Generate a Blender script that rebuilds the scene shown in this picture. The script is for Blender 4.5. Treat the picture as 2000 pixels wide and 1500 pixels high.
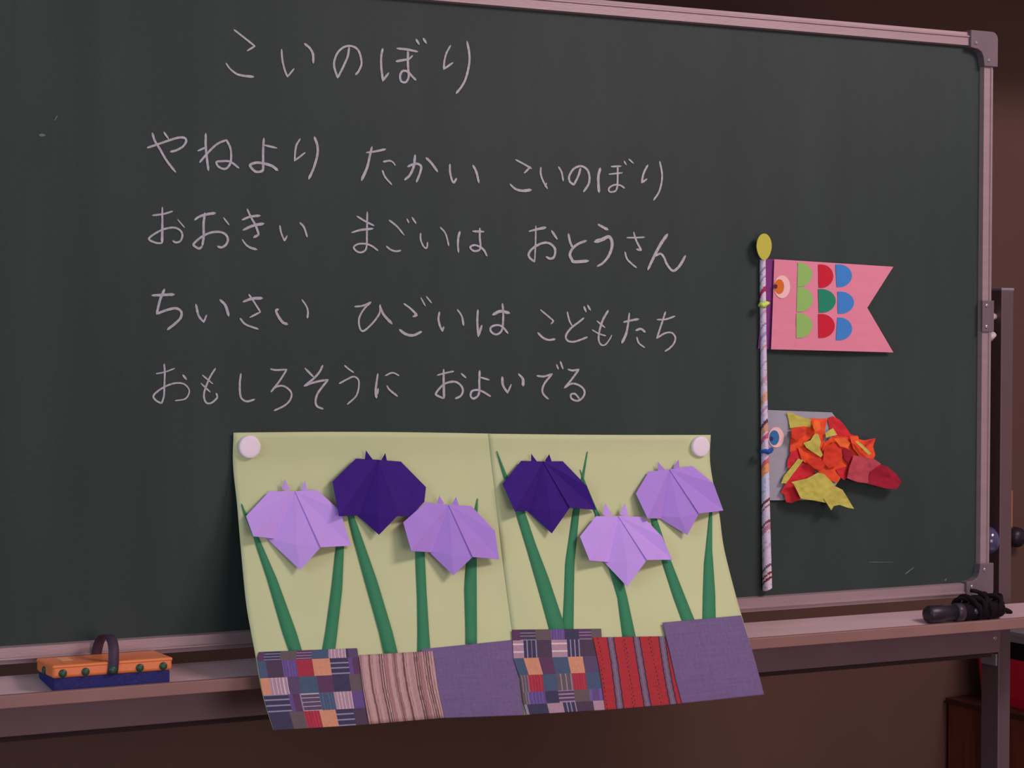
import bpy, bmesh, math, random
from mathutils import Vector, Matrix, noise
for o in list(bpy.data.objects): bpy.data.objects.remove(o)
S = bpy.context.scene
COL = S.collection
random.seed(4)

# ------------------------------------------------------------------ camera, light, exposure
FOC = 4290.0                                   # focal length in pixels of the 2000 x 1500 frame
xh = Vector((7840.0, 74.0, -FOC)).normalized() # the board's long direction seen from the camera
zh = Vector((604.0, 184600.0, FOC)).normalized()
yh = zh.cross(xh).normalized()
zh = xh.cross(yh).normalized()
R3 = Matrix((xh, yh, zh))                      # camera -> world
D, CZ = 2.7475, 1.30                           # camera to board plane, camera height
def ray(u, v): return R3 @ Vector((u - 1000.0, 750.0 - v, -FOC))
_d = ray(1000, 750); CX = -_d.x / _d.y * D
_a, _b = ray(1909, 85), ray(1906.5, 1137)
D = 0.86 / (_a.z / _a.y - _b.z / _b.y)
CX = -_d.x / _d.y * D
CAM = Vector((CX, -D, CZ))
def P(u, v, y=0.0):                            # the point of the plane Y = y seen at a photo position
    d = ray(u, v); return CAM + d * ((y + D) / d.y)
def PZ(u, v, z):                               # the same for a level plane
    d = ray(u, v); return CAM + d * ((z - CZ) / d.z)

cam_d = bpy.data.cameras.new('camera'); cam_o = bpy.data.objects.new('camera', cam_d); COL.objects.link(cam_o)
cam_d.sensor_width = 36.0; cam_d.lens = 36.0 * FOC / 2000.0; cam_d.clip_start = 0.05
cam_o.matrix_world = Matrix.Translation(CAM) @ R3.to_4x4()
S.camera = cam_o

S.view_settings.view_transform = 'Standard'; S.view_settings.look = 'None'
S.view_settings.gamma = 1.0; S.view_settings.use_curve_mapping = False
S.view_settings.exposure = 0.0
W = bpy.data.worlds.new('room_light'); S.world = W; W.use_nodes = True
bgn = W.node_tree.nodes['Background']
bgn.inputs[0].default_value = (1.0, 0.70, 0.78, 1); bgn.inputs[1].default_value = 0.27

def area(name, loc, look, sx, sy, power, col):
    l = bpy.data.lights.new(name, 'AREA'); l.shape = 'RECTANGLE'; l.size = sx; l.size_y = sy
    l.energy = power; l.color = col
    o = bpy.data.objects.new(name, l); COL.objects.link(o); o.location = loc
    o.rotation_euler = (Vector(look) - Vector(loc)).to_track_quat('-Z', 'Y').to_euler()
    return o
area('ceiling_light', (1.45, -1.8, 2.75), (0.1, 0.0, 1.1), 1.0, 0.5, 39.0, (1.0, 0.70, 0.77))
area('front_fill', (0.1, -3.6, 1.0), (0.0, 0.0, 0.8), 1.4, 1.2, 24.0, (1.0, 0.69, 0.76))  # low fill added in front to lift the wall below the tray
area('window_light', (-3.2, -1.5, 2.0), (-0.4, 0.0, 1.0), 1.2, 1.4, 23.0, (0.55, 0.72, 1.0))

# ------------------------------------------------------------------ materials
LW = (0.90, 0.63, 0.70)                        # what a white card shows under the room's rosy lamps
def lin(c):
    c = c / 255.0
    return c / 12.92 if c <= 0.04045 else ((c + 0.055) / 1.055) ** 2.4
def alb(r, g, b): return tuple(min(0.95, lin(c) / w) for c, w in zip((r, g, b), LW))
def mat(name, rgb, rough=0.7, metal=0.0, spec=0.35, var=0.0, vscale=30.0, bump=0.0, bscale=200.0, stretch=(1, 1, 1), attr=None):
    m = bpy.data.materials.new(name); m.use_nodes = True
    nt = m.node_tree; b = nt.nodes['Principled BSDF']
    b.inputs['Base Color'].default_value = (*rgb, 1); b.inputs['Roughness'].default_value = rough
    b.inputs['Metallic'].default_value = metal; b.inputs['Specular IOR Level'].default_value = spec
    src = None
    if attr:
        a = nt.nodes.new('ShaderNodeVertexColor'); a.layer_name = attr; src = a.outputs[0]
        nt.links.new(src, b.inputs['Base Color'])
    if var or bump:
        tc = nt.nodes.new('ShaderNodeTexCoord'); mp = nt.nodes.new('ShaderNodeMapping')
        mp.inputs['Scale'].default_value = stretch; nt.links.new(tc.outputs['Object'], mp.inputs[0])
    if var:
        n = nt.nodes.new('ShaderNodeTexNoise'); n.inputs['Scale'].default_value = vscale; n.inputs['Detail'].default_value = 5
        nt.links.new(mp.outputs[0], n.inputs['Vector'])
        r = nt.nodes.new('ShaderNodeMapRange'); r.inputs[1].default_value = 0.25; r.inputs[2].default_value = 0.75
        r.inputs[3].default_value = 1 - var; r.inputs[4].default_value = 1 + var
        nt.links.new(n.outputs[0], r.inputs[0])
        x = nt.nodes.new('ShaderNodeVectorMath'); x.operation = 'SCALE'
        if src: nt.links.new(src, x.inputs[0])
        else: x.inputs[0].default_value = rgb
        nt.links.new(r.outputs[0], x.inputs['Scale']); nt.links.new(x.outputs[0], b.inputs['Base Color'])
    if bump:
        n = nt.nodes.new('ShaderNodeTexNoise'); n.inputs['Scale'].default_value = bscale; n.inputs['Detail'].default_value = 3
        nt.links.new(mp.outputs[0], n.inputs['Vector'])
        bp = nt.nodes.new('ShaderNodeBump'); bp.inputs['Strength'].default_value = bump; bp.inputs['Distance'].default_value = 0.001
        nt.links.new(n.outputs[0], bp.inputs['Height']); nt.links.new(bp.outputs[0], b.inputs['Normal'])
    return m
M = {}
M['alu'] = mat('brushed_aluminium', alb(152, 117, 123), 0.40, 0.15, 0.5, 0.06, 12, 0.15, 90, (1, 1, 8))
M['bracket'] = mat('grey_plastic', alb(104, 80, 88), 0.5, 0, 0.4, 0.05, 40)
M['screw'] = mat('screw_metal', alb(150, 130, 140), 0.35, 0.6)
M['post'] = mat('painted_steel', alb(92, 66, 72), 0.42, 0.1, 0.5, 0.06, 20)
M['tray'] = mat('tray_metal', alb(196, 154, 160), 0.34, 0.0, 0.5, 0.08, 10, 0, 1, (1, 6, 1))
M['lip'] = mat('brown_edge', alb(136, 92, 88), 0.5, 0, 0.4, 0.08, 14)
M['rail'] = mat('rail_paint', alb(112, 82, 90), 0.5, 0, 0.4, 0.06, 14)
M['dark'] = mat('dark_brown', alb(50, 32, 34), 0.8)
M['yellowgreen'] = mat('pale_green_paper', alb(190, 181, 140), 0.85, 0, 0.2, 0.025, 14, 0.06, 25)
M['stem'] = mat('green_paper', alb(58, 116, 84), 0.8, 0, 0.2, 0.04, 30)
M['violet'] = mat('dark_violet_origami', alb(57, 26, 110), 0.8, 0, 0.15, 0.06, 60)
M['lilac'] = mat('lilac_origami', alb(190, 140, 216), 0.75, 0, 0.25, 0.03, 40)
M['lilac2'] = mat('mauve_origami', alb(168, 120, 198), 0.75, 0, 0.25, 0.03, 40)
M['print'] = mat('printed_paper', (1, 1, 1), 0.8, 0, 0.2, 0.08, 260, 0, 1, (1, 1, 1), 'print')
M['magnet'] = mat('white_plastic', alb(232, 198, 212), 0.35, 0, 0.5)
M['pink'] = mat('pink_paper', alb(215, 119, 141), 0.8, 0, 0.2, 0.02, 12)
M['purple'] = mat('purple_paper', alb(122, 50, 112), 0.8, 0, 0.2)
M['grey'] = mat('grey_paper', alb(154, 140, 152), 0.8, 0, 0.2, 0.02, 12)
M['yellow'] = mat('yellow_paper', alb(184, 164, 68), 0.8, 0, 0.2)
M['lime'] = mat('lime_pipe_cleaner', alb(196, 204, 84), 0.9, 0, 0.2)
M['leafgreen'] = mat('leaf_green_paper', alb(140, 166, 92), 0.8, 0, 0.2)
M['red'] = mat('red_paper', alb(192, 30, 48), 0.8, 0, 0.2)
M['seagreen'] = mat('sea_green_paper', alb(30, 118, 92), 0.7, 0, 0.25)
M['blue'] = mat('blue_paper', alb(62, 116, 182), 0.8, 0, 0.2)
M['cream'] = mat('cream_paper', alb(232, 170, 172), 0.8, 0, 0.2)
M['orange'] = mat('orange_paper', alb(206, 98, 36), 0.8, 0, 0.2)
M['maroon'] = mat('maroon_ink', alb(80, 20, 44), 0.7)
M['iris_blue'] = mat('blue_eye_paper', alb(46, 98, 144), 0.8)
M['ink_blue'] = mat('navy_ink', alb(30, 44, 92), 0.7)
M['mouth'] = mat('blue_pipe_cleaner', alb(36, 70, 148), 0.95)
M['eraser'] = mat('orange_plastic', alb(224, 112, 62), 0.38, 0, 0.5, 0.03, 30)
M['felt'] = mat('navy_felt', alb(52, 46, 100), 0.95, 0, 0.1, 0.25, 220, 0.8, 600, (1, 1, 3))
M['strap'] = mat('black_strap', alb(62, 42, 58), 0.6, 0, 0.4, 0.1, 200)
M['eyelet'] = mat('green_stud', alb(34, 66, 44), 0.4, 0, 0.5)
M['label'] = mat('pale_label', alb(228, 150, 110), 0.5)
M['black'] = mat('black_plastic', alb(30, 22, 32), 0.4, 0, 0.5)
M['black2'] = mat('black_rubber', alb(24, 13, 18), 0.85, 0, 0.15)
M['glass'] = mat('glossy_lens', alb(70, 60, 80), 0.05, 0.3, 0.8)
M['chip'] = mat('chalk_scrape', alb(104, 100, 100), 0.9)
M['wood'] = mat('red_brown_wood', (0.16, 0.045, 0.022), 0.5, 0, 0.4, 0.25, 8, 0, 1, (8, 8, 0.6))
M['redplastic'] = mat('red_fabric', (0.62, 0.008, 0.045), 0.5, 0, 0.4)
M['tan'] = mat('tan_wood', (0.42, 0.20, 0.09), 0.6, 0, 0.3, 0.08, 30)
M['knob'] = mat('white_knob', alb(190, 160, 172), 0.35, 0, 0.5)
M['palegrey'] = mat('pale_grey_metal', alb(132, 116, 128), 0.5, 0.1)
M['wall'] = mat('brown_wall', (0.120, 0.074, 0.054), 0.85, 0, 0.2, 0.10, 2.2, 0.2, 60)
M['floor'] = mat('wood_floor', (0.16, 0.10, 0.07), 0.5, 0, 0.4, 0.2, 4, 0, 1, (1, 8, 1))
# tissue paper: lets some light through
def tissue(name, rgb):
    m = mat(name, alb(*rgb), 0.85, 0, 0.15, 0.14, 60)
    return m
M['t_red'] = tissue('red_tissue', (200, 42, 50)); M['t_orange'] = tissue('orange_tissue', (226, 74, 42))
M['t_yellow'] = tissue('yellow_tissue', (186, 162, 78)); M['t_rose'] = tissue('rose_tissue', (176, 64, 76))
M['t_crimson'] = tissue('crimson_tissue', (150, 28, 46))

# board: dark green slate with wiped chalk dust; chalk: grainy
def board_mat():
    m = mat('chalkboard_slate', (0.05, 0.07, 0.062), 0.6, 0, 0.22); nt = m.node_tree; b = nt.nodes['Principled BSDF']
    tc = nt.nodes.new('ShaderNodeTexCoord')
    def nz(scale, st, det=6):
        mp = nt.nodes.new('ShaderNodeMapping'); mp.inputs['Scale'].default_value = st
        nt.links.new(tc.outputs['Object'], mp.inputs[0])
        n = nt.nodes.new('ShaderNodeTexNoise'); n.inputs['Scale'].default_value = scale; n.inputs['Detail'].default_value = det
        nt.links.new(mp.outputs[0], n.inputs['Vector']); return n.outputs[0]
    a = nz(2.2, (1, 1, 1)); s = nz(5.0, (2.6, 1, 0.30), 3); g = nz(260, (1, 1, 1), 2)
    add = nt.nodes.new('ShaderNodeMath'); add.operation = 'MULTIPLY'; nt.links.new(a, add.inputs[0]); nt.links.new(s, add.inputs[1])
    mr = nt.nodes.new('ShaderNodeMapRange'); mr.inputs[1].default_value = 0.10; mr.inputs[2].default_value = 0.48
    nt.links.new(add.outputs[0], mr.inputs[0])
    mx = nt.nodes.new('ShaderNodeMix'); mx.data_type = 'RGBA'
    mx.inputs[6].default_value = (*alb(43, 49, 47), 1); mx.inputs[7].default_value = (*alb(53, 59, 56), 1)
    nt.links.new(mr.outputs[0], mx.inputs[0])
    g2 = nt.nodes.new('ShaderNodeMapRange'); g2.inputs[3].default_value = 0.85; g2.inputs[4].default_value = 1.15
    nt.links.new(g, g2.inputs[0])
    sc = nt.nodes.new('ShaderNodeVectorMath'); sc.operation = 'SCALE'
    nt.links.new(mx.outputs[2], sc.inputs[0]); nt.links.new(g2.outputs[0], sc.inputs['Scale'])
    nt.links.new(sc.outputs[0], b.inputs['Base Color'])
    return m
M['board'] = board_mat()
M['chalk'] = mat('white_chalk', alb(172, 153, 162), 0.95, 0, 0.05, 0.22, 240)

# ------------------------------------------------------------------ mesh helpers (all geometry is given in world metres)
class MB:
    def __init__(s): s.v = []; s.f = []; s.c = []; s.smooth = False
    def add(s, vs, fs):
        n = len(s.v); s.v += [Vector(x) for x in vs]; s.f += [tuple(i + n for i in f) for f in fs]; return n
    def box(s, a, b):
        x0, y0, z0 = a; x1, y1, z1 = b
        s.add([(x0,y0,z0),(x1,y0,z0),(x1,y1,z0),(x0,y1,z0),(x0,y0,z1),(x1,y0,z1),(x1,y1,z1),(x0,y1,z1)],
              [(0,3,2,1),(4,5,6,7),(0,1,5,4),(1,2,6,5),(2,3,7,6),(3,0,4,7)])
    def prism(s, pts, y0, y1):                 # pts (x, z), y0 the front
        n = len(pts)
        s.add([(x, y0, z) for x, z in pts] + [(x, y1, z) for x, z in pts],
              [tuple(range(n)), tuple(range(2*n-1, n-1, -1))] + [(i, i+n, (i+1) % n + n, (i+1) % n) for i in range(n)])
    def sweep_x(s, prof, x0, x1):              # prof (y, z) closed
        n = len(prof)
        s.add([(x0, y, z) for y, z in prof] + [(x1, y, z) for y, z in prof],
              [tuple(range(n)), tuple(range(2*n-1, n-1, -1))] + [(i, i+n, (i+1) % n + n, (i+1) % n) for i in range(n)])
    def sweep_z(s, prof, z0, z1):              # prof (x, y)
        n = len(prof)
        s.add([(x, y, z0) for x, y in prof] + [(x, y, z1) for x, y in prof],
              [tuple(range(n)), tuple(range(2*n-1, n-1, -1))] + [(i, i+n, (i+1) % n + n, (i+1) % n) for i in range(n)])
    def tube(s, pts, rad, n=12, caps=True):
        pts = [Vector(p) for p in pts]; k = len(pts)
        rs = rad if isinstance(rad, (list, tuple)) else [rad] * k
        up = Vector((0, 0, 1)); rings = []
        for i, p in enumerate(pts):
            t = (pts[min(i+1, k-1)] - pts[max(i-1, 0)]).normalized()
            a = up.cross(t)
            if a.length < 0.2: a = Vector((0, 1, 0)).cross(t)
            a.normalize(); b = t.cross(a)
            rings.append([p + (a * math.cos(2*math.pi*j/n) + b * math.sin(2*math.pi*j/n)) * rs[i] for j in range(n)])
        vs = [q for r in rings for q in r]
        fs = [(i*n+j, i*n+(j+1) % n, (i+1)*n+(j+1) % n, (i+1)*n+j) for i in range(k-1) for j in range(n)]
        if caps: fs += [tuple(range(n-1, -1, -1)), tuple((k-1)*n+j for j in range(n))]
        s.add(vs, fs)
    def lathe(s, c, axis, prof, n=28):         # prof (r, h) along axis from c
        c = Vector(c); ax = Vector(axis).normalized(); a = ax.orthogonal().normalized(); b = ax.cross(a)
        vs = []; k = len(prof)
        for r, h in prof:
            vs += [c + ax*h + (a*math.cos(2*math.pi*j/n) + b*math.sin(2*math.pi*j/n))*r for j in range(n)]
        fs = [(i*n+j, i*n+(j+1) % n, (i+1)*n+(j+1) % n, (i+1)*n+j) for i in range(k-1) for j in range(n)]
        fs += [tuple(range(n-1, -1, -1)), tuple((k-1)*n+j for j in range(n))]
        s.add(vs, fs)
    def build(s, name, m, parent=None, thick=0.0, bevel=0.0, smooth=False, normals=True, label=None):
        me = bpy.data.meshes.new(name); org = ROOT.get(parent.name, Vector((0, 0, 0))) if parent else Vector((0, 0, 0))
        me.from_pydata([tuple(v - org) for v in s.v], [], s.f)
        if normals:
            bm = bmesh.new(); bm.from_mesh(me); bmesh.ops.recalc_face_normals(bm, faces=bm.faces); bm.to_mesh(me); bm.free()
        me.materials.append(m)
        if s.c:
            at = me.color_attributes.new('print', 'FLOAT_COLOR', 'CORNER')
            for p in me.polygons:
                for li in p.loop_indices: at.data[li].color = (*s.c[p.index], 1)
        if smooth:
            for p in me.polygons: p.use_smooth = True
        o = bpy.data.objects.new(name, me); COL.objects.link(o)
        if parent: o.parent = parent; ROOT[o.name] = org
        if thick:
            md = o.modifiers.new('thickness', 'SOLIDIFY'); md.thickness = thick; md.offset = 0
        if bevel:
            md = o.modifiers.new('bevel', 'BEVEL'); md.width = bevel; md.segments = 2; md.limit_method = 'ANGLE'
            md.harden_normals = False
        if label: o['label'] = label
        return o
ROOT = {}
def thing(name, loc, label, cat, group=None):
    o = bpy.data.objects.new(name, None); COL.objects.link(o); o.location = loc; o.empty_display_size = 0.05
    o['label'] = label; o['category'] = cat
    if group: o['group'] = group
    ROOT[o.name] = Vector(loc); return o
def tag(o, label, cat, group=None):
    o['label'] = label; o['category'] = cat
    if group: o['group'] = group
def struct(o): o['kind'] = 'structure'; return o
def lerp(a, b, t): return a + (b - a) * t

# ------------------------------------------------------------------ key levels read off the photograph
zi_top = (P(900, 9).z + P(1800, 84.6).z) / 2          # inner edge of the frame
zi_bot = (P(0, 1262.5).z + P(1885, 1137).z) / 2
xi_r = (P(1911.5, 300).x + P(1906.5, 1090).x) / 2
FW = 0.0225
zo_top, zo_bot, xo_r = zi_top + FW, zi_bot - FW, xi_r + FW
xi_l = xi_r - 1.755; xo_l = xi_l - FW
TF, TB = -0.098, 0.0                                # chalk tray front and back
z_tray = (P(0, 1358, TF).z + P(1800, 1225, TF).z) / 2
z_lipb = (P(0, 1380, TF).z + P(1800, 1248, TF).z) / 2
z_railb = (P(0, 1436, -0.01).z + P(1800, 1291, -0.01).z) / 2
WALL = 0.75

# ------------------------------------------------------------------ setting
b = MB(); b.box((-3.2, WALL, 0), (3.6, WALL + 0.1, 3.0)); struct(b.build('wall_back', M['wall']))
b = MB(); b.box((-3.2, -4.2, -0.05), (3.6, WALL, 0)); struct(b.build('floor', M['floor']))

zl = max(P(1000, 0, 0.3).z, P(2000, 0, 0.3).z, P(2000, 0, 0.45).z) + 0.02
b = MB(); b.box((-3.2, 0.30, zl), (3.6, 0.45, zl + 0.30)); struct(b.build('added_shade_beam_1', M['wood']))  # unseen beam added above the view to shade the upper wall

# ------------------------------------------------------------------ the mobile chalkboard
cb = thing('mobile_chalkboard', ((xi_l + xi_r) / 2, 0, 0), 'large dark green chalkboard with white handwritten Japanese lines, on a metal stand', 'chalkboard')
b = MB(); b.box((xi_l - 0.004, 0, zi_bot - 0.004), (xi_r + 0.004, 0.022, zi_top + 0.004)); surf = b.build('writing_surface', M['board'], cb)
fr = -0.009; bk = 0.026                                # frame front and back
def rail_prof(sgn, z0):                                # stepped section: inner lip, ridge, outer flat
    return [(0.001, z0), (fr, z0 + sgn*0.0015), (fr, z0 + sgn*0.0135), (fr - 0.0022, z0 + sgn*0.0145), (fr - 0.0022, z0 + sgn*0.0165),
            (fr + 0.001, z0 + sgn*0.0175), (fr + 0.003, z0 + sgn*FW), (bk, z0 + sgn*FW), (bk, z0)]
b = MB(); b.sweep_x(rail_prof(1, zi_top), xi_l, xi_r); b.build('frame_rail', M['alu'], cb)
b = MB(); b.sweep_x(rail_prof(-1, zi_bot), xi_l, xi_r); b.build('frame_rail', M['alu'], cb)
b = MB(); b.sweep_z([(x, y) for y, x in rail_prof(1, xi_r)], zi_bot, zi_top); b.build('frame_rail', M['alu'], cb)
b = MB(); b.sweep_z([(x, y) for y, x in rail_prof(-1, xi_l)], zi_bot, zi_top); b.build('frame_rail', M['alu'], cb)
def corner(x, z, sx, sz):                              # x, z inner corner
    L, o, r = 0.030, FW + 0.003, 0.012
    pts = [(-L, -0.002), (-L, o), (o - r, o)] + [(o - r + r*math.sin(a), o - r + r*math.cos(a)) for a in [math.pi/12*i for i in range(1, 6)]] \
        + [(o, o - r), (o, -L), (-0.002, -L), (-0.004, -0.016), (-0.008, -0.008), (-0.016, -0.004)]
    bb = MB(); bb.prism([(x + sx*a, z + sz*c) for a, c in pts], fr - 0.005, bk + 0.003)
    br = bb.build('corner_bracket', M['bracket'], cb, bevel=0.0012)
    for a, c in ((-0.020, 0.006), (0.006, -0.020)):
        q = MB(); q.lathe((x + sx*a, fr - 0.0045, z + sz*c), (0, -1, 0), [(0.0030, 0), (0.0030, 0.0012), (0.0018, 0.002)], 14)
        q.build('screw', M['screw'], br)
corner(xi_r, zi_top, 1, 1); corner(xi_r, zi_bot, 1, -1); corner(xi_l, zi_top, -1, 1); corner(xi_l, zi_bot, -1, -1)
# pivot plates half way up both sides
z1, z2 = P(1910, 587).z, P(1910, 648).z
for sx, xr in ((1, xi_r), (-1, xi_l)):
    b = MB(); b.prism([(xr - sx*0.001, z1), (xr + sx*0.0165, z1), (xr + sx*0.0165, z2), (xr - sx*0.001, z2)], fr - 0.0035, fr + 0.001)
    b.prism([(xr + sx*0.0165, z1), (xr + sx*(FW + 0.003), z1), (xr + sx*(FW + 0.003), z2), (xr + sx*0.0165, z2)], fr - 0.0005, bk + 0.002)
    pp = b.build('pivot_plate', M['bracket'], cb, bevel=0.0006)
    for zz in (z1 - 0.008, z2 + 0.008):
        q = MB(); q.lathe((xr + sx*0.0075, fr - 0.003, zz), (0, -1, 0), [(0.0028, 0), (0.0028, 0.0014), (0.0016, 0.002)], 14); q.build('screw', M['screw'], pp)
# posts
pe = P(1953.5, 900, 0.03).x                             # front left edge of the right post
pw = P(1977, 900, 0.03).x - pe
zpt = P(1955, 567, 0.03).z
for x0, x1 in ((pe, pe + pw), (xo_l - 0.015 - pw, xo_l - 0.015)):
    b = MB(); b.box((x0, 0.03, 0.04), (x1, 0.072, zpt)); po = b.build('post', M['post'], cb, bevel=0.0015)
    b = MB(); b.box((x0 - 0.0008, 0.0292, zpt - 0.0005), (x1 + 0.0008, 0.0728, zpt + 0.004)); b.build('post_cap', M['palegrey'], po, bevel=0.001)
    b = MB(); b.box((x0 - 0.01, -0.30, 0.0), (x1 + 0.01, 0.36, 0.045)); b.build('foot', M['post'], cb, bevel=0.004)
# pivot wheel and hinge tab between frame and post
c = P(1933, 618, 0.045)
b = MB(); b.lathe((c.x - 0.006, 0.045, c.z), (1, 0, 0), [(0.009, 0), (0.0115, 0.002), (0.0115, 0.006), (0.009, 0.009), (0.005, 0.009), (0.005, pe - c.x + 0.006)], 28)
b.build('pivot_wheel', M['knob'], cb, smooth=False)
a1, a2 = P(1931, 663, 0.03), P(1941, 652, 0.03)
b = MB(); b.tube([a1, a2], [0.0055, 0.0055], 12); b.build('lock_lever', M['knob'], cb, smooth=True)
# blue clamp knob lower down
c = P(1931, 1056, 0.04)
b = MB(); b.lathe((c.x - 0.018, 0.045, c.z), (1, 0, 0), [(0.003, -0.002), (0.016, 0.002), (0.022, 0.010), (0.024, 0.018), (0.022, 0.026), (0.014, 0.032), (0.006, 0.034)], 28)
b.build('clamp_knob', mat('blue_grey_knob', alb(66, 58, 92), 0.12, 0, 0.8), cb, smooth=True)
# tray: the stand sits at a slight angle to the pivoting board
SK = -0.006
def skew(b):
    for v in b.v: v.y += SK * (v.x - 0.1)
    return b
xt0, xt1 = xo_l - 0.03, pe + pw + 0.035
TBK = 0.004; z_back = (P(0, 1316, TBK).z + P(1800, 1196, TBK).z) / 2; print('rise', z_back - z_tray)                 # floor rises a little towards the back
def zfloor(y): return lerp(z_tray - 0.004, z_back, max(0, (y - TF - 0.016) / (TBK - TF - 0.016)))
tray_prof = [(TBK, z_back), (TF + 0.016, z_tray - 0.004), (TF + 0.013, z_tray - 0.0015), (TF + 0.011, z_tray - 0.0015), (TF + 0.010, z_tray - 0.006),
             (TF + 0.004, z_tray - 0.006), (TF + 0.004, z_tray - 0.010), (TBK, z_tray - 0.010)]
b = MB(); b.sweep_x(tray_prof, xt0, xt1); skew(b).build('chalk_tray', M['tray'], cb)
b = MB(); b.box((xt0, TF, z_lipb), (xt1, TF + 0.010, z_tray + 0.0005)); skew(b).build('tray_lip', M['lip'], cb, bevel=0.0012)
b = MB(); xre = P(1950, 1270, -0.012).x; b.box((xo_l - 0.02, -0.010, z_railb), (xre, 0.028, z_tray - 0.009)); b.box((xre, 0.032, z_railb + .004), (pe + 0.001, 0.060, z_tray - 0.012)); skew(b).build('cross_rail', M['rail'], cb, bevel=0.001)
b = MB(); b.box((xo_l - 0.02, 0.004, z_railb - 0.009), (xre - 0.004, 0.026, z_railb)); skew(b).build('rail_strip', M['dark'], cb)  # darker strip set back below the rail face
c1, c2 = P(1925, 1276, 0.045), P(1948, 1301, 0.03)
b = MB(); b.box((pe - 0.004, 0.032, c2.z), (pe, 0.070, c1.z)); b.build('mount_or_lit_plate', M['palegrey'], cb, bevel=0.001)  # pale plate stands in for the lit upper part of the post side
c1, c2 = P(1930, 1161, 0.045), P(1950, 1182, 0.03)
b = MB(); b.box((pe - 0.006, 0.034, c2.z), (pe, 0.070, c1.z)); b.build('mount_or_lit_plate', M['palegrey'], cb, bevel=0.002)
c = P(1942, 1246, -0.012); b = MB(); b.lathe(c, (0, -1, 0), [(0.005, 0), (0.005, 0.002), (0.003, 0.003)], 14); b.build('bolt', M['screw'], cb)

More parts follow.
